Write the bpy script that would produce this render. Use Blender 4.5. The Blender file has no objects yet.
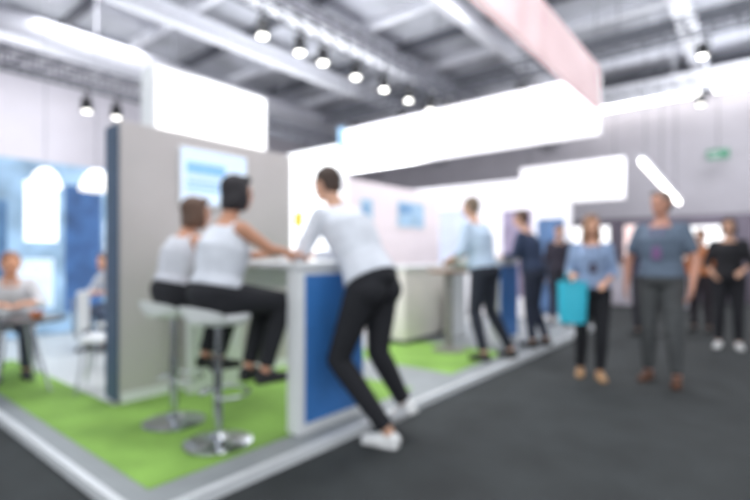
import bpy, bmesh, math, random
from mathutils import Vector, Matrix
random.seed(4)
scene=bpy.context.scene
COL=scene.collection
V=Vector
DOF=True
# ------------------------------------------------------------------ materials
def lin(c):
    c=c/255.0
    return c/12.92 if c<=0.04045 else ((c+0.055)/1.055)**2.4
_m={}
def M(name,rgb,rough=.6,metal=0.,emit=0.,noise=.08,scale=12.,bump=0.,alpha=1.):
    if name in _m: return _m[name]
    m=bpy.data.materials.new(name); m.use_nodes=True
    nt=m.node_tree; b=nt.nodes['Principled BSDF']
    c=[lin(v) for v in rgb]
    tc=nt.nodes.new('ShaderNodeTexCoord')
    nz=nt.nodes.new('ShaderNodeTexNoise'); nz.inputs['Scale'].default_value=scale; nz.inputs['Detail'].default_value=3
    nt.links.new(tc.outputs['Object'],nz.inputs['Vector'])
    rp=nt.nodes.new('ShaderNodeValToRGB')
    rp.color_ramp.elements[0].position=.3; rp.color_ramp.elements[1].position=.7
    rp.color_ramp.elements[0].color=[max(0,v*(1-noise)) for v in c]+[1]
    rp.color_ramp.elements[1].color=[min(1,v*(1+noise)) for v in c]+[1]
    nt.links.new(nz.outputs['Fac'],rp.inputs['Fac'])
    nt.links.new(rp.outputs['Color'],b.inputs['Base Color'])
    b.inputs['Roughness'].default_value=rough; b.inputs['Metallic'].default_value=metal
    if emit>0:
        nt.links.new(rp.outputs['Color'],b.inputs['Emission Color'])
        b.inputs['Emission Strength'].default_value=emit
    if bump>0:
        bp=nt.nodes.new('ShaderNodeBump'); bp.inputs['Strength'].default_value=bump; bp.inputs['Distance'].default_value=.01
        n2=nt.nodes.new('ShaderNodeTexNoise'); n2.inputs['Scale'].default_value=180
        nt.links.new(tc.outputs['Object'],n2.inputs['Vector'])
        nt.links.new(n2.outputs['Fac'],bp.inputs['Height']); nt.links.new(bp.outputs['Normal'],b.inputs['Normal'])
    _m[name]=m; return m
# ------------------------------------------------------------------ mesh builder
class B:
    def __init__(s): s.b=bmesh.new()
    def box(s,lo,hi,bev=0.,rot=None,piv=None):
        t=bmesh.new(); bmesh.ops.create_cube(t,size=1)
        lo=V(lo);hi=V(hi);c=(lo+hi)/2;d=hi-lo
        for v in t.verts: v.co=V((v.co.x*d.x,v.co.y*d.y,v.co.z*d.z))
        if bev>0: bmesh.ops.bevel(t,geom=t.edges[:],offset=min(bev,min(d)*.49),segments=2,affect='EDGES',profile=.6)
        for v in t.verts:
            if rot is not None: v.co=rot@v.co
            v.co+=c
        s.merge(t); return s
    def merge(s,t):
        me=bpy.data.meshes.new('t'); t.to_mesh(me); t.free(); s.b.from_mesh(me); bpy.data.meshes.remove(me)
    def ell(s,c,r,rot=None,seg=16):
        t=bmesh.new(); bmesh.ops.create_uvsphere(t,u_segments=seg,v_segments=max(6,seg//2+2),radius=1)
        if not hasattr(r,'__len__'): r=(r,r,r)
        for v in t.verts:
            p=V((v.co.x*r[0],v.co.y*r[1],v.co.z*r[2]))
            if rot is not None: p=rot@p
            v.co=p+V(c)
        s.merge(t); return s
    def cyl(s,a,b,r0,r1=None,seg=16):
        a=V(a);b=V(b)
        if r1 is None:r1=r0
        d=b-a
        if d.length<1e-6: return s
        t=bmesh.new(); bmesh.ops.create_cone(t,cap_ends=True,segments=seg,radius1=r0,radius2=r1,depth=d.length)
        q=d.to_track_quat('Z','Y').to_matrix()
        for v in t.verts: v.co=q@v.co+(a+b)/2
        s.merge(t); return s
    def cap(s,a,b,r0,r1=None,seg=14):
        if r1 is None:r1=r0
        s.cyl(a,b,r0,r1,seg); s.ell(a,r0,seg=seg); s.ell(b,r1,seg=seg); return s
    def loft(s,rings,seg=24):
        # rings: (centre,right,fwd,w,d)
        bm=s.b; L=[]
        for c,rt,fw,w,d in rings:
            L.append([bm.verts.new(V(c)+V(rt)*w*math.cos(2*math.pi*i/seg)+V(fw)*d*math.sin(2*math.pi*i/seg)) for i in range(seg)])
        for a,b in zip(L,L[1:]):
            for i in range(seg):
                j=(i+1)%seg; bm.faces.new((a[i],a[j],b[j],b[i]))
        bm.faces.new(list(reversed(L[0]))); bm.faces.new(L[-1]); return s
    def lathe(s,prof,c=(0,0,0),seg=32):
        c=V(c); return s.loft([(c+V((0,0,z)),(1,0,0),(0,1,0),max(r,1e-4),max(r,1e-4)) for r,z in prof],seg)
    def tube(s,pts,r,seg=10):
        for a,b in zip(pts,pts[1:]): s.cyl(a,b,r,r,seg)
        for p in pts[1:-1]: s.ell(p,r,seg=seg)
        return s
    def mesh(s,name,mat,smooth=True):
        bmesh.ops.recalc_face_normals(s.b,faces=s.b.faces[:])
        me=bpy.data.meshes.new(name); s.b.to_mesh(me); s.b.free()
        if mat: me.materials.append(mat)
        if smooth:
            for p in me.polygons:p.use_smooth=True
            try: me.set_sharp_from_angle(angle=math.radians(40))
            except Exception: pass
        return me
    def obj(s,name,mat,parent=None,label=None,smooth=True):
        o=bpy.data.objects.new(name,s.mesh(name,mat,smooth)); COL.objects.link(o)
        if parent is not None:o.parent=parent
        if label:o['label']=label
        return o
def tag(o,label,cat,group=None,kind=None):
    o['label']=label;o['category']=cat
    if group:o['group']=group
    if kind:o['kind']=kind
    return o
def thing(name,loc,label,cat,rz=0,group=None):
    e=bpy.data.objects.new(name,None); e.empty_display_size=.1; COL.objects.link(e)
    e.location=loc; e.rotation_euler=(0,0,rz); tag(e,label,cat,group); return e
def struct(o,label):
    o['kind']='structure'; o['label']=label; o['category']='room'; return o
def dup(e,loc,rz=None,label=None):
    n=e.copy(); COL.objects.link(n); n.location=loc
    if rz is not None:n.rotation_euler=(0,0,rz)
    if label:n['label']=label
    def rec(src,dst):
        for ch in src.children:
            k=ch.copy(); COL.objects.link(k); k.parent=dst; rec(ch,k)
    rec(e,n); return n
def remesh(o,vox,it=3):
    m=o.modifiers.new('r','REMESH'); m.mode='VOXEL'; m.voxel_size=vox; m.use_smooth_shade=True
    k=o.modifiers.new('s','SMOOTH'); k.factor=.5; k.iterations=it
    dg=bpy.context.evaluated_depsgraph_get(); ev=o.evaluated_get(dg)
    me=bpy.data.meshes.new_from_object(ev); old=o.data; o.modifiers.clear(); o.data=me
    me.name=old.name
    for p in me.polygons:p.use_smooth=True
# ------------------------------------------------------------------ camera (metres; booth axes)
CAM=V((2.086,-.954,1.2))
cd=bpy.data.cameras.new('camera'); cam=bpy.data.objects.new('camera',cd); COL.objects.link(cam)
cam.location=CAM; cam.rotation_euler=(math.radians(90),0,math.radians(38.95))
cd.lens=22.85; cd.sensor_width=36; cd.shift_y=.008; cd.clip_end=200
if DOF:
    cd.dof.use_dof=True; cd.dof.focus_distance=.5; cd.dof.aperture_fstop=2.0
scene.camera=cam
scene.view_settings.view_transform='Standard'
# ------------------------------------------------------------------ hall shell
m_floor=M('dark_carpet',(46,50,51),.85,noise=.25,scale=3,bump=.3)
m_hall=M('hall_wall_paint',(198,194,202),.8,noise=.05,scale=1)
m_ceil=M('ceiling_sheet',(172,174,182),.7,noise=.3,scale=.8)
m_beam=M('pale_steel',(222,223,230),.5,noise=.06)
m_dsteel=M('dark_steel',(88,90,98),.5,.0)
m_white=M('white_laminate',(230,232,234),.4,noise=.02)
m_glow=M('lit_white_fabric',(255,255,255),.7,emit=1.1,noise=.01)
m_tube=M('light_tube',(255,252,248),.4,emit=5,noise=.01)
m_black=M('black_plastic',(24,24,27),.5)
m_chrome=M('chrome',(200,203,208),.18,1.,noise=.03)
m_blue=M('blue_print',(60,122,192),.45,noise=.14,scale=4)
struct(B().box((-14,-6,-.1),(14,19,0)).obj('floor',m_floor,smooth=False),'dark charcoal exhibition hall carpet')
struct(B().box((-14,-6,6.5),(14,19,6.6)).obj('ceiling',m_ceil,smooth=False),'grey corrugated hall ceiling')
struct(B().box((-14,17,0),(14,17.2,6.5)).obj('wall_back',m_hall,smooth=False),'pale lavender grey hall wall')
struct(B().box((-12.2,-3,0),(-12,17,6.5)).obj('wall_left',m_hall,smooth=False),'pale lavender grey hall wall')
struct(B().box((-12,16.9,0),(14,17,.25)).obj('baseboard_back',m_dsteel,smooth=False),'dark base band of the hall wall')
for x,w,z0 in ((-10.9,.25,5.9),(-7.0,.22,5.8),(-4.9,.5,5.75),(-2.6,.18,5.9),(.9,.3,5.9),(3.6,.25,5.9)):
    o=B().box((x-w/2,-3,z0),(x+w/2,16.2,z0+.12)).box((x-w/2,-3,z0+.28),(x+w/2,16.2,z0+.36)).box((x-.03,-3,z0+.1),(x+.03,16.2,z0+.3)).obj('ceiling_beam',m_beam,smooth=False)
    tag(o,'long pale painted steel roof beam under the ceiling','beam','roof beams')
for i in range(10):
    y=1.5+i*1.45
    o=B()
    z=6.27
    o.box((-12,y-.06,z),(13,y+.06,z+.08))
    o.box((-12,y-.03,z+.08),(13,y+.03,z+.23))
    tag(o.obj('ceiling_purlin',m_dsteel if i%2 else m_beam,smooth=False),'thin steel purlin crossing the hall roof','purlin','roof purlins')
def truss(a,b,h=.3,mat=m_beam,name='lighting_truss'):
    a=V(a);b=V(b);d=(b-a);n=max(2,int(d.length/h/1.2)); side=d.normalized().cross(V((0,0,1)))*h/2
    o=B(); U=V((0,0,h))
    for q in (side,-side,side+U,-side+U): o.cyl(a+q,b+q,.028,seg=8)
    for i in range(n):
        p=a+d*i/n;q=a+d*(i+1)/n
        for sd in (side,-side): o.cyl(p+sd,q+sd+U,.014,seg=6); o.cyl(q+sd,q+sd+U,.014,seg=6)
        o.cyl(p+side,q-side,.014,seg=6)
    for k in (.1,.5,.9):
        p=a+d*k; o.cyl(p+U,V((p.x,p.y,6.5)),.01,seg=6)
    return tag(o.obj(name,mat),'aluminium lattice lighting truss hung below the roof','truss','lighting trusses')
truss((-3.4,.5,4.75),(-3.4,15.5,4.75),mat=m_dsteel)
truss((-8.1,9.2,5.15),(8,9.2,5.15),mat=m_dsteel)
truss((-7.2,-1,4.2),(-7.2,9,4.2),mat=m_dsteel)
truss((-8.1,12.6,5.2),(9,12.6,5.2),mat=m_beam)
truss((2.2,6.5,4.65),(2.2,16,4.65),mat=m_dsteel)
truss((-1.2,5.5,5.4),(8,5.5,5.4),mat=m_beam)
dct=B().cyl((-8.6,-2,5.4),(-8.6,16.8,5.4),.3,seg=24)
for y in(0,4,8,12,16): dct.cyl((-8.6,y,5.6),(-8.6,y,6.5),.015)
tag(dct.obj('air_duct',M('duct_metal',(170,170,178),.4,.2)),'round grey sheet metal air duct','air duct')
def strip(a,b,w=.2,lab='long glowing fluorescent strip light on the roof'):
    a=V(a);b=V(b); e=thing('strip_light',(a+b)/2,lab,'light fixture',group='strip lights')
    h=(b-a)/2
    L=h.length
    q=h.to_track_quat('Y','Z').to_matrix()
    B().box((-w/2,-L,0),(w/2,L,.08),rot=q).obj('diffuser',m_tube,e,smooth=False)
    B().box((-w/2-.03,-L-.03,.085),(w/2+.03,L+.03,.14),rot=q).obj('housing',m_beam,e,smooth=False)
    for k in(-.8,0,.8):
        p=h*k; B().cyl(p+V((0,0,.12)),V((p.x,p.y,6.5-(a+b).z/2)),.01,seg=8).obj('hanger_rod',m_dsteel,e)
    return e
strip((-10.25,-1,6.1),(-10.25,4.2,6.1),.34)
strip((-3,16.6,6.15),(9,16.6,6.15),.3,'bright strip light running above the hall wall')
strip((.1,10.6,3.2),(.5,13.2,2.5),.06,'slanting lit rail above a far stand')
# ------------------------------------------------------------------ platform
PZ=.06
pf=thing('stand_platform',(0,0,0),'low raised exhibition platform with white edging and green carpet','platform')
m_pgrey=M('platform_grey',(150,155,158),.5,noise=.08,scale=5)
m_pwhite=M('platform_white',(204,207,206),.4,noise=.05,scale=4)
m_edge=M('edge_trim_white',(222,225,228),.35,noise=.02)
m_green=M('green_carpet',(136,178,82),.9,noise=.28,scale=2.2,bump=.4)
B().box((-7.4,.04,0),(-.04,7.5,.05)).obj('floor_board',m_pwhite,pf,smooth=False)
B().box((-.04,0,0),(0,7.5,PZ)).box((-7.4,0,0),(-.04,.04,PZ)).obj('edge_trim',m_edge,pf,'white aluminium edge strip',smooth=False)
B().box((-.24,.04,.05),(-.04,7.5,.056)).box((-1.7,2.45,.05),(-.24,3.1,.056)).box((-1.9,4.4,.05),(-.24,7.5,.056)).box((-7.4,.04,.05),(-.24,.16,.056)).obj('grey_flooring',m_pgrey,pf,smooth=False)
g=B().box((-4.3,.16,.05),(-.24,.62,PZ)).box((-1.75,.62,.05),(-.24,2.45,PZ)).box((-1.7,3.1,.05),(-.24,4.4,PZ)).obj('green_carpet',m_green,pf,'bright grass green carpet',smooth=False)
# ------------------------------------------------------------------ partition wall
pw=thing('partition_wall',(-1.865,1.53,PZ),'grey freestanding partition with dark blue end face','partition wall')
B().box((-.115,-.87,0),(.115,.87,2.20),.035).obj('panel',M('warm_grey_panel',(192,188,187),.6,noise=.04,scale=2),pw)
B().box((-.105,-.886,.02),(.105,-.871,2.16)).obj('end_panel',M('slate_blue_panel',(74,92,116),.6),pw,'dark slate blue end panel')
B().box((.1155,-.86,0),(.123,.86,.08)).obj('skirting',m_white,pw)
ds=thing('display_screen',(-1.745,1.47,1.89),'pale wall screen showing a white page with blue heading','screen')
B().box((0,-.34,-.25),(.03,.34,.25),.008).obj('frame',m_white,ds)
B().box((.031,-.325,-.235),(.033,.325,.235)).obj('display',M('screen_glow',(206,224,242),.3,emit=.5,noise=.03),ds,smooth=False)
B().box((.034,-.28,.02),(.035,.1,.12)).box((.034,-.28,-.06),(.035,.24,-.03)).box((.034,-.28,-.12),(.035,.2,-.09)).obj('page_heading',M('pale_blue_ink',(132,184,228),.4,emit=.4),ds,smooth=False)
lb=thing('light_box_tower',(-2.65,2.0,PZ),'tall glowing white light box behind the partition','light box')
B().box((-.12,-.68,0),(.12,.68,3.04),.02).obj('frame',m_white,lb)
B().box((.121,-.66,.05),(.13,.66,3.0)).obj('lit_face',m_glow,lb,smooth=False)
B().box((-.12,-.70,.05),(.12,-.681,3.0)).obj('side_face',m_white,lb,smooth=False)
# ------------------------------------------------------------------ bar tables
def bar_table(name,x1,x0,y0,y1,label):
    e=thing(name,(x1,y0,PZ),label,'bar table')
    W=x1-x0; D=y1-y0
    B().box((-W,-.02,1.06),(.02,D+.02,1.10),.008).obj('table_top',m_white,e)
    B().box((-.12,0,0),(0,D,1.059),.006).obj('end_panel',m_white,e)
    B().box((.001,.045,.07),(.008,D-.0,1.02)).obj('blue_graphic',m_blue,e,'blue printed panel',smooth=False)
    B().box((-W,.05,0),(-W+.06,D-.05,1.059),.006).obj('leg_panel',m_white,e)
    B().box((-W+.06,D/2-.02,.9),(-.12,D/2+.02,1.059)).obj('support_rail',m_white,e)
    return e
bar_table('bar_table',-.17,-1.62,1.08,1.69,'white bar table with blue printed end panel')
bar_table('bar_table',-.50,-1.32,4.75,5.35,'white bar counter with blue end panel beside suited person')
# ------------------------------------------------------------------ stool
def stool(loc,label,rz=0):
    e=thing('bar_stool',loc,label,'bar stool',rz,'bar stools at the table')
    B().lathe([(.001,0),(.20,0),(.205,.012),(.18,.022),(.06,.04),(.035,.07),(.001,.07)]).obj('base',m_chrome,e)
    B().cyl((0,0,.06),(0,0,.45),.028).cyl((0,0,.45),(0,0,.73),.02).obj('pole',m_chrome,e)
    f=B(); pts=[V((.15*math.sin(a),.05+.14*math.cos(a)*1.0,.30)) for a in [math.radians(k) for k in range(-150,151,20)]]
    f.tube([V((0,0,.33))]+pts+[V((0,0,.33))],.011).obj('footrest',m_chrome,e)
    s=B(); s.loft([((0,0,.725),(1,0,0),(0,1,0),.10,.10),((0,0,.735),(1,0,0),(0,1,0),.17,.165),((0,0,.765),(1,0,0),(0,1,0),.205,.19),((0,0,.79),(1,0,0),(0,1,0),.205,.19),((0,0,.797),(1,0,0),(0,1,0),.185,.17),((0,0,.79),(1,0,0),(0,1,0),.08,.08)])
    s.obj('seat',m_white,e,'white moulded seat')
    bb=bmesh.new(); n=14; vs=[]
    for i in range(n+1):
        a=math.radians(200+140*i/n); h=.06*math.sin(math.pi*i/n)**.5 if 0<i<n else .0
        for r in (.195,.212):
            vs.append((bb.verts.new((r*math.cos(a),r*.93*math.sin(a),.775)),bb.verts.new(((r+.02)*math.cos(a),(r+.02)*.95*math.sin(a),.785+h))))
    for i in range(n):
        a0,a1=vs[2*i],vs[2*i+1];b0,b1=vs[2*i+2],vs[2*i+3]
        bb.faces.new((a0[0],b0[0],b0[1],a0[1]));bb.faces.new((a1[0],a1[1],b1[1],b1[0]))
        bb.faces.new((a0[1],b0[1],b1[1],a1[1]));bb.faces.new((a0[0],a1[0],b1[0],b0[0]))
    k=B(); k.merge(bb); k.obj('backrest',m_white,e)
    return e
stool((-.48,.70,PZ),'white shell bar stool with chrome pedestal, under the dark haired woman')
stool((-1.04,.72,PZ),'white shell bar stool with chrome pedestal, under the brown haired woman')
# ------------------------------------------------------------------ PEOPLE
BASE=dict(pelvis=(0,0,.95),neck=(0,-.01,1.47),head=(0,.025,1.635),chest=(0,.0,1.27),
 sl=(-.165,-.01,1.40),sr=(.165,-.01,1.40),el=(-.225,-.03,1.12),er=(.225,-.03,1.12),wl=(-.24,.06,.88),wr=(.24,.06,.88),
 hl=(-.09,0,.91),hr=(.09,0,.91),kl=(-.10,.02,.49),kr=(.10,.02,.49),al=(-.11,-.03,.085),ar=(.11,-.03,.085),
 tl=(-.15,1,0),tr=(.15,1,0),gaze=(0,1,0))
def person(loc,face,s=1.,pose={},label='',skin=(205,160,135),top='shirt',top_col=(230,232,235),sleeve='long',bottom_col=(30,30,34),shoe_col=(240,240,240),hair='short',hair_col=(60,42,30),girth=1.,female=False,vox=.010,group=None,bottom='trousers',lanyard=None):
    P=dict(BASE);P.update(pose)
    J={k:V(v)*s for k,v in P.items() if k not in('tl','tr','gaze')}
    fx,fy=face; rz=math.atan2(-fx,fy)
    sk=M('skin_%d_%d_%d'%skin,skin,.55,noise=.05,scale=30)
    g_=s*girth; wf=.90 if female else 1.
    def frame(t):
        hr=(J['hr']-J['hl']).normalized(); sr=(J['sr']-J['sl']).normalized()
        r=hr.lerp(sr,t).normalized()
        u0=(J['chest']-J['pelvis']).normalized(); u1=(J['neck']-J['chest']).normalized()
        u=u0.lerp(u1,t).normalized(); f=u.cross(r).normalized(); 
        return r,f,u
    def sp(t):
        a,b,c=J['pelvis'],J['chest'],J['neck']
        if t<=.6: q=t/.6; return a.lerp(b,q)
        return b.lerp(c,(t-.6)/.4)
    prof=[(-.14,.09,.075),(-.08,.145,.105),(.03,.164 if not female else .166,.114),(.15,.150,.105),(.32,.135 if not female else .118,.095),(.5,.148 if not female else .132,.105),(.68,.162 if not female else .145,.112),(.80,.158 if not female else .138,.100),(.89,.120 if not female else .11,.08),(.95,.082,.066),(1.0,.058,.056)]
    def torso(b,inf,lo=-1,hi=2):
        rings=[]
        for t,w,d in prof:
            if t<lo or t>hi: continue
            r,f,u=frame(max(0,min(1,t)))
            c=sp(max(0,t)) if t>=0 else J['pelvis']+ (J['pelvis']-J['chest']).normalized()*(-t)*.5*s
            gg=g_ if t<.75 else (s*(1+(girth-1)*.4))
            rings.append((c,r,f,w*gg+inf,d*gg*(1.0 if girth<=1.05 or t>.7 else 1.14)+inf))
        b.loft(rings)
    def limb(b,a,c,r0,r1,rm=None,mt=.4):
        if rm is None: b.cap(a,c,r0*s,r1*s)
        else:
            m=a.lerp(c,mt); b.cap(a,m,r0*s,rm*s); b.cap(m,c,rm*s,r1*s)
    lg=1.+(girth-1)*.5
    b=B(); torso(b,0)
    limb(b,sp(.95)-frame(1)[1]*.01*s,J['head']+V((0,-.02,-.03))*s,.056*wf,.050*wf)
    for q in 'lr':
        S,E,W_=J['s'+q],J['e'+q],J['w'+q]
        limb(b,sp(.92).lerp(S,.25),S,.045*wf,.046*wf)
        limb(b,S,E,.050*wf*lg,.036*wf)
        limb(b,E,W_,.037*wf,.024*wf,.036*wf,.25)
        H,K,A=J['h'+q],J['k'+q],J['a'+q]
        limb(b,H,K,.088*lg,.053)
        limb(b,K,A,.051,.034,.051*lg,.3)
        T=V(P['t'+q]).normalized()
        b.cap(A+V((0,0,-.035))*s,A+T*.12*s+V((0,0,-.05))*s,.032*s,.022*s)
        d=(W_-E).normalized()
        inward=V((1,0,0)) if q=='l' else V((-1,0,0))
        n=(inward-d*inward.dot(d)).normalized() if abs(inward.dot(d))<.9 else V((0,0,-1))
        if abs(d.z)<.5: n=(V((0,0,-1))-d*(-d.z)).normalized()
        w=d.cross(n).normalized()
        thumb=w if w.dot(V((0,1,0)))+.6*w.dot(inward)>0 else -w
        rot=Matrix((thumb,d,n)).transposed()
        b.ell(W_+d*.045*s,(.040*s,.055*s,.016*s),rot)
        b.cap(W_-d*.01*s,W_+d*.03*s,.022*s,.022*s)
        for i,(off,ln) in enumerate(((.029,.070),(.010,.080),(-.010,.074),(-.028,.058))):
            p0=W_+d*.08*s+thumb*off*s
            d1=(d+n*.35+thumb*off*1.5).normalized(); p1=p0+d1*ln*.5*s
            d2=(d+n*1.1).normalized(); p2=p1+d2*ln*.5*s
            b.cap(p0-d*.02*s,p1,.0095*s,.0088*s,seg=8); b.cap(p1,p2,.0088*s,.0075*s,seg=8)
        p0=W_+d*.03*s+thumb*.03*s; p1=p0+(thumb*.8+d*.8+n*.3).normalized()*.038*s; p2=p1+(d+thumb*.2+n*.35).normalized()*.03*s
        b.cap(p0,p1,.0125*s,.0105*s,seg=8); b.cap(p1,p2,.0105*s,.009*s,seg=8)
    gz=V(P['gaze']).normalized(); hr_=gz.cross(V((0,0,1))).normalized(); hu=hr_.cross(gz).normalized()
    HM=Matrix((hr_,gz,hu)).transposed(); hc=J['head']
    def h(x,y,z): return hc+HM@(V((x,y,z))*s)
    b.ell(h(0,-.008,.022),(.074*s,.090*s,.088*s),HM,20)
    b.ell(h(0,.018,-.035),(.058*s,.066*s,.072*s),HM,16)
    b.ell(h(0,.055,-.085),(.024*s,.022*s,.018*s),HM,10)
    b.cap(h(0,.080,.012),h(0,.100,-.018),.008*s,.012*s,seg=8)
    b.ell(h(0,.075,.030),(.05*s,.016*s,.010*s),HM,10)
    b.ell(h(0,.079,-.052),(.024*s,.010*s,.008*s),HM,10)
    for sx in(-1,1): b.ell(h(.076*sx,-.005,-.005),(.010*s,.020*s,.031*s),HM,10)
    body=b.obj('person',sk); body.location=loc; body.rotation_euler=(0,0,rz)
    tag(body,label,'person',group); remesh(body,vox,3)
    body.data.materials.clear(); body.data.materials.append(sk)
    for sx in(-1,1):
        e=B().ell(h(.031*sx,.075,.006),(.013*s,.010*s,.008*s),HM,10).obj('eye',M('eye_dark',(60,45,40),.2),body)
    B().ell(h(0,.086,-.052),(.022*s,.007*s,.006*s),HM,10).obj('mouth',M('lips',(170,95,90),.5),body)
    hm=M('hair_%d_%d_%d'%hair_col,hair_col,.6,noise=.3,scale=60)
    b=B()
    b.ell(h(0,-.022,.036),(.083*s,.094*s,.090*s),HM,20)
    b.ell(h(0,-.050,-.010),(.072*s,.058*s,.075*s),HM,16)
    b.ell(h(.02,.035,.090),(.05*s,.045*s,.026*s),HM,12)
    if hair in('bob','long'):
        for sx in(-1,1): b.ell(h(.066*sx,-.015,-.035),(.026*s,.055*s,.085*s),HM)
        b.ell(h(0,-.062,-.055),(.075*s,.045*s,.075*s),HM)
    if hair=='long':
        b.ell(h(0,-.07,-.13),(.085*s,.04*s,.11*s),HM)
        for sx in(-1,1): b.ell(h(.075*sx,-.0,-.11),(.024*s,.035*s,.08*s),HM)
    o=b.obj('hair',hm,body); remesh(o,max(.007,vox*.8),2)
    o.data.materials.clear(); o.data.materials.append(hm)
    def cloth(nm,build,rgb,v=None,lab=None,rough=.85):
        b=B(); build(b); m=M('%s_cloth_%d_%d_%d'%((nm,)+rgb),rgb,rough,noise=.10,scale=9)
        o=b.obj(nm,m,body,lab); remesh(o,v or vox*1.05,3); o.data.materials.clear(); o.data.materials.append(m); return o
    def bot(b):
        torso(b,.012*s,lo=-.2,hi=.2)
        for q in'lr':
            H,K,A=J['h'+q],J['k'+q],J['a'+q]
            b.ell(J['pelvis'].lerp(H,.9)+V((0,-.03,-.01))*s,(.10*g_,.10*g_,.10*g_))
            limb(b,H,K,.104*lg,.069); limb(b,K,K.lerp(A,.86),.068,.052,.066*lg,.3)
            b.cyl(K.lerp(A,.5),K.lerp(A,.93),.054*s,.054*s)
    cloth('trousers',bot,bottom_col)
    def tp(b,inf=.018,slv=sleeve):
        torso(b,inf*s,lo=-.02 if slv!='none' else .08,hi=.93)
        for q in'lr':
            S,E,W_=J['s'+q],J['e'+q],J['w'+q]
            if slv!='none': limb(b,sp(.9).lerp(S,.25),S,.052*wf,.054*wf)
            else: limb(b,sp(.9).lerp(S,.25),sp(.9).lerp(S,.7),.05*wf,.050*wf)
            if slv in('long','roll'):
                limb(b,S,E,.061*wf*lg,.050*wf); 
                e2=E.lerp(W_,.92 if slv=='long' else .35); limb(b,E,e2,.050*wf,.036*wf if slv=='long' else .047*wf)
            elif slv=='short': limb(b,S,S.lerp(E,.62),.061*wf*lg,.058*wf*lg)
    cloth(top,tp,top_col)
    r,f,u=frame(1); c=sp(.955)
    cb=B(); cb.loft([(c-u*.02*s,r,f,.074*s*wf,.072*s*wf),(c+u*.014*s,r,f,.066*s*wf,.065*s*wf)]); cb.obj('collar',M('%s_cloth_%d_%d_%d'%((top,)+top_col),top_col,.85),body)
    for q in'lr':
        A=J['a'+q];T=V(P['t'+q]).normalized(); side=T.cross(V((0,0,1))).normalized(); up=side.cross(T)
        RM=Matrix((side,T,up)).transposed()
        def f_(x,y,z): return A+RM@(V((x,y,z))*s)
        b=B(); b.ell(f_(0,-.02,-.038),(.040*s,.055*s,.045*s),RM); b.ell(f_(0,.085,-.052),(.046*s,.095*s,.030*s),RM); b.ell(f_(0,.03,-.035),(.036*s,.06*s,.04*s),RM)
        b.box(f_(0,.052,-.076)-V((.040,.115,.009))*s,f_(0,.052,-.076)+V((.040,.115,.009))*s,.02*s,rot=RM)
        sm=M('shoe_%d_%d_%d'%shoe_col,shoe_col,.5); o=b.obj('shoe',sm,body); remesh(o,.008,2); o.data.materials.clear(); o.data.materials.append(sm)
    if lanyard:
        b=B(); 
        c0=sp(.95)
        r,f,u=frame(1); d=.118*g_+.02*s
        for sx in(-1,1): b.tube([c0+r*.05*s*sx+f*.04*s,sp(.85)+r*.045*s*sx+f*(d-.01),sp(.5)+f*d],.006*s,6)
        q=sp(.42)+f*(d+.004)
        b.box(q-V((.035,.003,.05))*s,q+V((.035,.003,.05))*s)
        b.obj('lanyard',M('lanyard_%d_%d_%d'%lanyard,lanyard,.5),body,'lanyard with name badge')
    return body
WHITE=(220,224,233)
BLK=(28,29,35)
person((.10,1.48,0),(-1,0),1.08,dict(pelvis=(0,0,.955),chest=(0,.17,1.24),neck=(0,.33,1.43),head=(0,.40,1.585),
  sl=(-.170,.28,1.36),sr=(.170,.28,1.36),el=(-.245,.37,1.125),er=(.22,.38,1.125),wl=(-.12,.56,1.115),wr=(.08,.58,1.115),
  kl=(-.17,.13,.49),al=(-.05,-.16,.085),kr=(.05,.0,.52),ar=(.19,-.10,.19),tl=(-.25,1,0),tr=(.2,1,-.6),gaze=(-.1,1,-.15)),
  'man in white shirt and black trousers leaning elbows on bar table',top_col=WHITE,sleeve='long',hair='short',hair_col=(66,50,42),vox=.008,bottom_col=BLK,girth=1.08)
SIT=dict(pelvis=(0,-.02,.955),chest=(0,.03,1.2),neck=(0,.08,1.43),head=(0,.135,1.59),sl=(-.155,.07,1.36),sr=(.155,.07,1.36),
  hl=(-.09,.02,.945),hr=(.09,.02,.945),kl=(-.10,.40,.90),kr=(.10,.40,.90),al=(-.08,.26,.47),ar=(.08,.28,.47),
  el=(-.21,.22,1.19),wl=(-.10,.42,1.215),er=(.21,.235,1.24),wr=(.185,.42,1.215))
person((-.48,.70,0),(0.08,1),1.0,SIT,'woman with black bob in white sleeveless top seated on bar stool',female=True,top='blouse',top_col=WHITE,sleeve='none',hair='bob',hair_col=(32,28,34),bottom_col=BLK,shoe_col=(25,25,28),vox=.008,skin=(200,146,118),girth=1.12)
S2=dict(SIT); S2.update(head=(0,.16,1.50),neck=(0,.10,1.36),chest=(0,.04,1.17),sl=(-.150,.09,1.30),sr=(.150,.09,1.30),er=(.18,.17,1.08),wr=(.12,.385,1.195),el=(-.18,.2,1.10),wl=(-.08,.40,1.195))
person((-1.04,.72,0),(0.1,1),1.0,S2,'woman with brown hair in white sleeveless top seated on bar stool',female=True,top='blouse',top_col=(210,212,220),sleeve='none',hair='bob',hair_col=(92,68,54),bottom_col=BLK,shoe_col=(25,25,28),vox=.008,skin=(200,146,118),girth=1.05)
person((-.33,4.0,PZ),(-1,.1),1.05,dict(pelvis=(0,.02,.94),chest=(0,.07,1.25),neck=(0,.14,1.46),head=(0,.18,1.62),sl=(-.168,.11,1.39),sr=(.168,.11,1.39),
  el=(-.24,.12,1.13),wl=(-.16,.33,1.05),er=(.24,.2,1.16),wr=(.12,.40,1.07),kl=(-.13,.04,.49),al=(-.17,-.10,.085),kr=(.12,0,.49),ar=(.17,-.22,.085)),
  'man in pale blue shirt and dark trousers leaning by high table',top_col=(188,206,226),sleeve='roll',hair_col=(120,102,86),shoe_col=(30,28,28),bottom_col=(34,38,50),girth=1.08)
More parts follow.
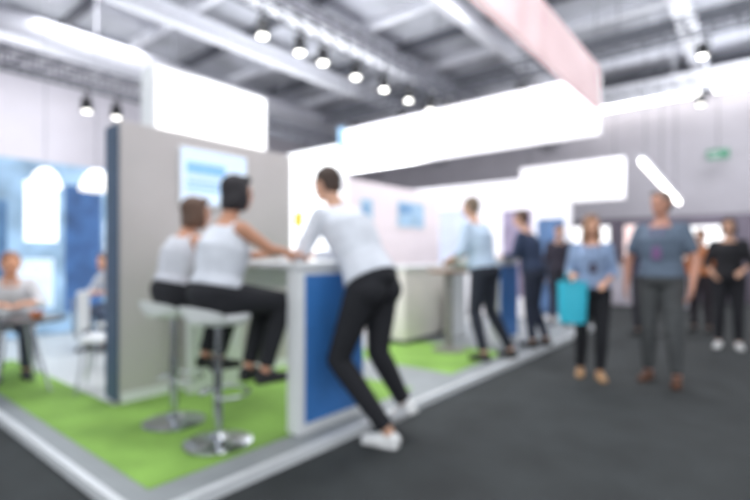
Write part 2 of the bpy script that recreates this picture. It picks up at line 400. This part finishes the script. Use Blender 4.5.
person((-.15,5.02,PZ),(-1,.0),1.0,dict(pelvis=(0,.0,.94),chest=(0,.06,1.25),neck=(0,.12,1.46),head=(0,.17,1.62),sl=(-.17,.10,1.39),sr=(.17,.10,1.39),
  el=(-.24,.16,1.14),wl=(-.14,.33,1.14),er=(.24,.18,1.15),wr=(.1,.34,1.15),ar=(.12,-.12,.085)),
  'person in dark navy suit leaning on white bar counter',top='jacket',top_col=(46,58,84),sleeve='long',hair_col=(84,62,50),shoe_col=(25,24,24),bottom_col=(38,44,62),girth=1.1)
def tocam(x,y,dx=0,dy=0):
    v=V((2.086-x+dx,-.954-y+dy,0)).normalized(); return (v.x,v.y)
wf_=tocam(.8,4.02,.5)
person((.80,4.02,0),wf_,.915,dict(el=(-.22,.02,1.13),wl=(-.12,.20,1.05),er=(.225,.0,1.13),wr=(.21,.24,1.12),kl=(-.09,.07,.50),al=(-.08,.02,.085),ar=(.10,-.12,.085),gaze=(-.3,1,-.05)),
  'woman in light denim shirt and black trousers carrying turquoise bag',female=True,top_col=(134,154,186),sleeve='roll',hair='long',hair_col=(138,100,72),bottom_col=BLK,shoe_col=(190,150,110),skin=(210,160,134),lanyard=(60,50,70),girth=1.1)
person((1.36,4.25,0),tocam(1.36,4.25,-1.2),1.035,dict(el=(-.27,.0,1.12),wl=(-.26,.1,.89),er=(.28,-.02,1.12),wr=(.27,.08,.88),al=(-.13,.02,.085),kl=(-.11,.05,.49),ar=(.12,-.06,.085),gaze=(.4,1,0)),
  'heavyset man in grey blue short sleeved shirt with purple lanyard',top_col=(94,108,126),sleeve='short',hair='short',hair_col=(112,94,86),bottom_col=(80,82,84),shoe_col=(92,58,40),girth=1.15,skin=(200,146,124),lanyard=(120,84,130))
person((1.77,6.76,0),tocam(1.77,6.76),.97,dict(el=(-.24,.03,1.13),wl=(-.15,.2,1.05),er=(.24,.03,1.13),wr=(.17,.2,1.0)),
  'woman in black outfit with white sneakers walking',female=True,top='coat',top_col=(28,28,33),sleeve='roll',hair='bob',hair_col=(60,44,38),bottom_col=(30,30,36),shoe_col=(235,235,235),girth=1.1)
person((1.36,8.15,0),tocam(1.42,8.15,-3),.93,{},'person in rust orange top standing on dark carpet',top_col=(186,116,74),sleeve='long',hair_col=(80,56,46),bottom_col=(50,44,50),shoe_col=(40,36,36),vox=.012)
person((.72,7.2,0),tocam(.72,7.2,-4),.95,{},'person in dark purple jacket standing in the aisle',top='jacket',top_col=(54,46,64),sleeve='long',hair_col=(60,48,48),bottom_col=(44,42,52),shoe_col=(36,36,38),vox=.012)
person((-.5,7.1,PZ),(.5,-1),.95,{},'person in black jacket standing by far counter',top='jacket',top_col=(48,44,56),sleeve='long',hair_col=(50,40,40),bottom_col=(46,44,54),shoe_col=(36,36,38),vox=.012)
SITL=dict(pelvis=(0,-.02,.56),chest=(0,.07,.80),neck=(0,.17,.99),head=(0,.25,1.12),sl=(-.16,.15,.93),sr=(.16,.15,.93),el=(-.24,.22,.74),er=(.24,.22,.74),wl=(-.1,.42,.76),wr=(.1,.42,.76),
  hl=(-.09,.02,.54),hr=(.09,.02,.54),kl=(-.11,.42,.52),kr=(.11,.42,.52),al=(-.11,.36,.145),ar=(.11,.36,.145))
person((-3.62,.42,0),(1,-.2),1.0,SITL,'person in white shirt seated at dark round table',top_col=(216,216,220),sleeve='roll',hair_col=(150,100,70),bottom_col=(60,64,80),shoe_col=(40,40,44),skin=(222,160,125),vox=.011)
person((-4.3,1.75,0),(.4,-1),1.0,SITL,'person in pale grey shirt seated on white chair',top_col=(204,208,216),sleeve='roll',hair_col=(90,66,52),bottom_col=(70,80,100),shoe_col=(40,40,44),skin=(214,160,130),vox=.011)
# ------------------------------------------------------------------ turquoise bag
fr=V((wf_[0],wf_[1])); rr_=V((fr.y,-fr.x)); hp=V((.80,4.02))+rr_*.215*.915+fr*.17*.915
bag=thing('tote_bag',(hp.x,hp.y,.555),'turquoise paper carrier bag held by the woman','bag',math.atan2(-fr.x,fr.y))
m_tq=M('turquoise_paper',(48,186,212),.5,noise=.05)
B().loft([((-.015,0,0),(1,0,0),(0,1,0),.12,.045),((-.015,0,.2),(1,0,0),(0,1,0),.13,.046),((-.015,0,.40),(1,0,0),(0,1,0),.135,.02)],16).obj('bag_body',m_tq,bag)
for yy in(-.02,.02):
    B().tube([V((-.06,yy,.38)),V((-.05,yy,.45)),V((0,yy*.5,.50)),V((.05,yy,.45)),V((.06,yy,.38))],.006,8).obj('handle',m_tq,bag)
# ------------------------------------------------------------------ items on the bar table
ys=thing('sign_holder',(-.76,1.60,PZ+1.10),'small yellow card on a white stand on bar table','sign')
B().box((-.06,-.04,0),(.06,.04,.01),.003).cyl((0,0,.01),(0,0,.28),.006).obj('stand',m_white,ys)
B().box((-.05,-.004,.27),(.05,.004,.39)).obj('card',M('yellow_card',(236,214,70),.5,emit=.2),ys,smooth=False)
def cup(loc,label):
    e=thing('coffee_cup',loc,label,'cup',group='cups on the bar table')
    B().lathe([(.001,0),(.028,0),(.038,.09),(.040,.092),(.037,.092),(.027,.006),(.001,.006)]).obj('cup_body',m_white,e)
    return e
c=cup((-.95,1.62,PZ+1.10),'white paper coffee cup on bar table'); dup(c,(-1.25,1.5,PZ+1.10))
# ------------------------------------------------------------------ chairs and dark table
tb=thing('round_table',(-2.72,.24,PZ),'round table with dark top and chrome splayed legs','table')
B().lathe([(.001,.60),(.36,.60),(.37,.612),(.36,.625),(.001,.625)]).obj('table_top',M('dark_top',(44,48,54),.3),tb)
for i in range(4):
    a=math.pi/4+i*math.pi/2; B().cyl((.12*math.cos(a),.12*math.sin(a),.6),(.27*math.cos(a),.27*math.sin(a),0.012),.012).obj('leg',m_chrome,tb)
def chair(loc,rz,label):
    e=thing('side_chair',loc,label,'chair',rz,'white chairs on the stand')
    B().box((-.21,-.2,.43),(.21,.21,.46),.014).obj('seat',m_white,e)
    b=B()
    n=8
    for i in range(n):
        a0=-1+2*i/n;a1=-1+2*(i+1)/n
        b.box((min(a0,a1)*.2,-.23+.04*((a0+a1)/2)**2,.50),(max(a0,a1)*.2+.004,-.215+.04*((a0+a1)/2)**2,.84))
    b.obj('backrest',m_white,e)
    for sx in(-1,1):
        B().tube([V((.19*sx,-.19,.44)),V((.19*sx,-.225,.52)),V((.19*sx,-.235,.80))],.010).obj('back_post',m_chrome,e)
        for sy in(-1,1): B().cyl((.17*sx,.16*sy,.44),(.21*sx,.21*sy,0.008),.011).obj('leg',m_chrome,e)
    return e
ch=chair((-2.28,.80,PZ),math.radians(-30),'white chair with chrome legs beside the dark round table')
dup(ch,(-3.62,.42,PZ),math.atan2(-1,-.2),'white chair with chrome legs under seated person')
dup(ch,(-4.3,1.75,PZ),math.radians(-158),'white chair with chrome legs under seated person')
dup(ch,(-3.0,1.25,PZ),math.radians(200),'white chair with chrome legs standing empty')
for x,y,l in((-2.85,.2,'white bowl on dark round table'),(-2.6,.36,'small orange cup on dark round table')):
    o=B().lathe([(.001,0),(.03,0),(.055,.05),(.057,.052),(.05,.05),(.027,.008),(.001,.008)]).obj('bowl',m_white if x<-2.7 else M('orange_glaze',(220,130,70),.4)); o.location=(x,y,PZ+.625); tag(o,l,'bowl')
bk=thing('exhibit_backdrop',(-6,2.5,PZ),'pale blue exhibition backdrop wall with darker blue panels','backdrop')
B().box((-.06,-4.5,0),(.06,2.4,2.5),.01).obj('panel',M('pale_blue_wall',(156,188,216),.6,noise=.4,scale=2.2),bk)
B().box((.061,-.85,.3),(.07,-.35,2.2)).obj('dark_graphic',M('navy_graphic',(60,98,150),.5,noise=.4,scale=3),bk,smooth=False)
B().box((.061,-2.3,.5),(.07,-1.55,1.9)).obj('dark_graphic',M('slate_graphic',(86,124,164),.5,noise=.4,scale=3),bk,smooth=False)
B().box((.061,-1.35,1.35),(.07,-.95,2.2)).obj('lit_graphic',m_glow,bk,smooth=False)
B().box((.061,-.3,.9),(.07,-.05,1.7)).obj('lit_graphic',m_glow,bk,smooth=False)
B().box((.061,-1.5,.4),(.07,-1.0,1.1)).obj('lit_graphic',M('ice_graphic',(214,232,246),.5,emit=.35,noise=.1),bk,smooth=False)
def pendant(loc,l):
    e=thing('pendant_lamp',loc,l,'lamp',group='dome pendants')
    B().lathe([(.001,.12),(.05,.12),(.11,.06),(.15,-.03),(.165,-.10),(.15,-.105),(.001,-.09)]).obj('lamp_shade',M('lamp_glow',(255,250,245),.4,emit=1.2,noise=.01),e)
    B().cyl((0,0,.12),(0,0,6.5-loc[2]),.006).obj('cord',M('cord_grey',(150,150,158)),e)
pendant((-3.45,1.14,2.0),'glowing white dome pendant lamp'); pendant((-4.4,.95,2.1),'glowing white dome pendant lamp')
# ------------------------------------------------------------------ centre stand pieces
wp=thing('display_partition',(-2.735,5.6,PZ),'pale pink white partition with light blue posters','partition wall')
B().box((-.065,-1.3,0),(.065,1.3,2.3),.02).obj('panel',M('pink_white_panel',(238,228,232),.6,noise=.03),wp)
m_post=M('poster_blue',(168,202,228),.5,noise=.15,scale=5)
for y0,y1,z0,z1 in((-.1,.75,1.62,2.1),(-1.05,-.72,1.35,2.05)):
    e=thing('poster',(-2.665,5.6+y0,PZ+z0),'light blue printed poster on the pale partition','poster')
    B().box((0,0,0),(.008,y1-y0,z1-z0)).obj('poster_frame',m_white,e,smooth=False)
    B().box((.009,.03,.03),(.011,y1-y0-.03,z1-z0-.03)).obj('print',m_post,e,smooth=False)
    B().box((.012,.06,(z1-z0)*.55),(.013,(y1-y0)*.5,(z1-z0)*.8)).obj('image_block',M('poster_mid_blue',(110,160,208),.5),e,smooth=False)
wb=thing('lit_back_wall',(-3.6,4.38,PZ),'bright white illuminated fabric back wall','light wall')
B().box((-.85,-.05,0),(.85,.05,2.85),.01).obj('frame',m_white,wb)
B().box((-.83,-.06,.05),(.83,-.051,2.82)).obj('lit_face',m_glow,wb,smooth=False)
fb=thing('blue_banner',(-2.62,4.1,PZ),'narrow blue flag banner on tall pole beside lit wall','banner')
B().box((-.06,-.01,2.7),(.06,.01,3.0)).obj('banner_face',M('sky_blue',(150,190,224),.5),fb,smooth=False)
B().cyl((0,.02,0),(0,.02,3.0),.012).cyl((0,.02,0),(0,.02,.015),.12).obj('pole',m_chrome,fb)
cc=thing('reception_counter',(-1.65,4.0,PZ),'cream coloured low reception counter','counter')
B().box((-.25,0,.06),(.22,1.5,.97),.01).obj('cabinet_body',M('cream_panel',(230,224,218),.6,noise=.04),cc)
B().box((-.28,-.03,.971),(.26,1.53,1.01),.01).obj('counter_top',m_white,cc)
B().box((-.22,.04,0),(.19,1.46,.06)).obj('plinth',m_dsteel,cc,smooth=False)
ht=thing('high_table',(-.86,4.12,PZ),'tall round table with brown wooden top','table')
B().lathe([(.001,.94),(.25,.94),(.26,.955),(.25,.97),(.001,.97)]).obj('table_top',M('brown_wood',(140,104,78),.5,noise=.2),ht)
B().cyl((0,0,.02),(0,0,.94),.045).obj('pedestal',M('pale_metal',(140,136,132),.4,.2),ht)
B().lathe([(.001,0),(.2,0),(.2,.015),(.05,.03),(.001,.03)]).obj('base',M('pale_metal',(140,136,132)),ht)
w2=thing('exhibit_wall',(-3.2,8.1,0),'white and pink exhibition stand wall','stand wall')
B().box((-3.5,-.08,0),(2.6,.08,2.7),.01).obj('panel',M('glowing_white_panel',(246,244,248),.6,emit=.35,noise=.03),w2)  # wall is no lamp; its lit brightness is put in as weak emission
B().box((1.3,-.095,.4),(1.9,-.081,2.1)).obj('dark_graphic',M('mauve_graphic',(162,150,176),.5,noise=.3,scale=3),w2,smooth=False)
B().box((2.0,-.095,.1),(2.5,-.081,1.9)).obj('dark_graphic',M('blue_graphic',(96,130,176),.5,noise=.3,scale=3),w2,smooth=False)
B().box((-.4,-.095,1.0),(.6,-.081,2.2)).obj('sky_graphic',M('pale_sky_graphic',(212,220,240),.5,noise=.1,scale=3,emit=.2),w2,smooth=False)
# ------------------------------------------------------------------ hanging banner ring
hb=thing('hanging_banner',(0,7.48,3.2),'large square white fabric banner frame hung from roof','banner')
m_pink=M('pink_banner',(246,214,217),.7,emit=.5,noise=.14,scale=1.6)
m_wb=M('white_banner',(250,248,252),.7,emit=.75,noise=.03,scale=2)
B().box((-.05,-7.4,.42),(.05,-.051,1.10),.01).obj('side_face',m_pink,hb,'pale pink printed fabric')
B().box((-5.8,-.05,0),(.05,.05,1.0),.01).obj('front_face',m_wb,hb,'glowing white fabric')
for x,y in((-.03,-.0),(-5.7,0),(-.0,-5)):
    B().cyl((x,y,1.0),(x,y,3.3),.008).obj('suspension_cable',m_dsteel,hb)
h2=thing('hanging_banner',(-.3,11.0,2.5),'white rectangular hanging sign over far stand','banner')
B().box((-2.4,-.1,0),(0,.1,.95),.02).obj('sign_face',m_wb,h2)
for x in(-2.2,-.2): B().cyl((x,0,.95),(x,0,4.0),.008).obj('suspension_cable',m_dsteel,h2)
ex=thing('exit_sign',(1.13,16.3,4.2),'green emergency exit sign hanging by the wall','sign')
B().box((-.27,-.04,-.14),(.27,.04,.14),.01).obj('sign_body',M('exit_green',(70,140,110),.5,emit=.1),ex)
B().box((-.2,-.05,-.03),(.02,-.041,.03)).obj('arrow',m_white,ex,smooth=False)
B().cyl((0,0,.14),(0,0,2.3),.01).obj('rod',m_dsteel,ex)
fs=thing('far_stand_wall',(2.6,14.6,0),'dark mauve stand wall with lit shelves','stand wall')
B().box((-5.5,-.1,0),(7,.1,2.3),.01).obj('panel',M('mauve_dark',(104,96,110),.7,noise=.3,scale=1.2),fs)
for i,(x0,x1,z0,z1,mt) in enumerate(((-5.2,-4.0,.9,2.1,m_glow),(-3.6,-2.6,1.0,2.1,M('peach_glow',(240,215,210),.6,emit=.8)),(-2.2,-1.2,1.1,2.0,m_glow),(-.6,.4,.5,1.9,M('bluegrey_panel',(150,160,182),.6)),(1.2,2.2,.5,1.3,M('rust_panel',(140,98,84),.6)),(3.0,4.2,.8,1.5,M('grey_panel',(140,134,142),.6)))):
    B().box((x0,-.115,z0),(x1,-.101,z1)).obj('display_panel',mt,fs,smooth=False)
fc=thing('far_counter',(.2,12.2,0),'white counter with wooden top at far stand','counter')
B().box((-2.2,-.3,0),(.6,.3,1.0),.02).obj('cabinet_body',M('lilac_white',(204,198,208),.5),fc)
B().box((-2.25,-.35,1.001),(.65,.35,1.05),.01).obj('counter_top',M('brown_wood',(140,104,78)),fc)
# ------------------------------------------------------------------ spotlights
sp0=thing('spotlight',(-3.4,3.3,4.45),'black stage spotlight with glowing lens on the truss','spotlight',group='ceiling spotlights')
B().lathe([(.001,.1),(.07,.1),(.09,.04),(.095,-.12),(.105,-.14),(.09,-.14),(.085,-.12),(.001,-.12)]).obj('lamp_body',m_black,sp0)
B().cyl((0,0,-.135),(0,0,-.123),.07).obj('lens',M('spot_lens',(255,252,245),.3,emit=7,noise=.01),sp0)
B().tube([V((-.11,0,-.02)),V((-.11,0,.17)),V((.11,0,.17)),V((.11,0,-.02))],.012,8).cyl((0,0,.17),(0,0,.28),.015).obj('yoke',m_black,sp0)
for p in((-3.4,4.0,4.45),(-3.4,4.5,4.45),(-3.4,5.3,4.45),(-3.4,6.1,4.45),(-3.4,6.9,4.45),(-3.4,7.7,4.45),(-3.4,8.4,4.45),(-3.4,10.2,4.45),
  (-7.2,.6,3.9),(-7.2,2.4,3.9),(-7.2,2.9,3.9),(-7.2,4.4,3.9),(-7.2,5.2,3.9),(-7.2,7.6,3.9),
  (-5.2,9.2,4.85),(-4.4,9.2,4.85),(-2,9.2,4.85),(1.3,9.2,4.85),(3.2,9.2,4.85),(4.8,9.2,4.85),(1,12.6,4.9),(3.5,12.6,4.9)):
    dup(sp0,p)
# ------------------------------------------------------------------ lights
w=bpy.data.worlds.new('world'); scene.world=w; w.use_nodes=True
w.node_tree.nodes['Background'].inputs['Color'].default_value=(.91,.955,1,1); w.node_tree.nodes['Background'].inputs['Strength'].default_value=1.3
def area(loc,size,power,tgt=None,col=(.96,.98,1)):
    l=bpy.data.lights.new('fill_light','AREA'); l.size=size;l.energy=power;l.color=col  # area fills added to light the hall
    o=bpy.data.objects.new('fill_light',l); COL.objects.link(o); o.location=loc
    if tgt: o.rotation_euler=(V(tgt)-V(loc)).to_track_quat('-Z','Y').to_euler()
    return o
area((-2.5,1.5,5.2),3,195)
area((2.2,2.5,5.0),2.5,85)
area((-1,6.5,6.2),2.5,210)
area((3.5,-3,4.5),3,110,(0,3,1))
area((-7.5,3,5.8),2,150)
area((2,12.5,6.2),3,210)
area((-5,6.5,3.0),3,260,(-5,6.6,6.5))  # this and the next upward washes are added to brighten ceiling and walls
area((2,9.5,3.4),2.5,260,(2.5,13,6.5))
area((-9,2,3.0),2,150,(-11,4,6.5))
area((-2.5,1,3.9),2,130,(-3,4,6.5))
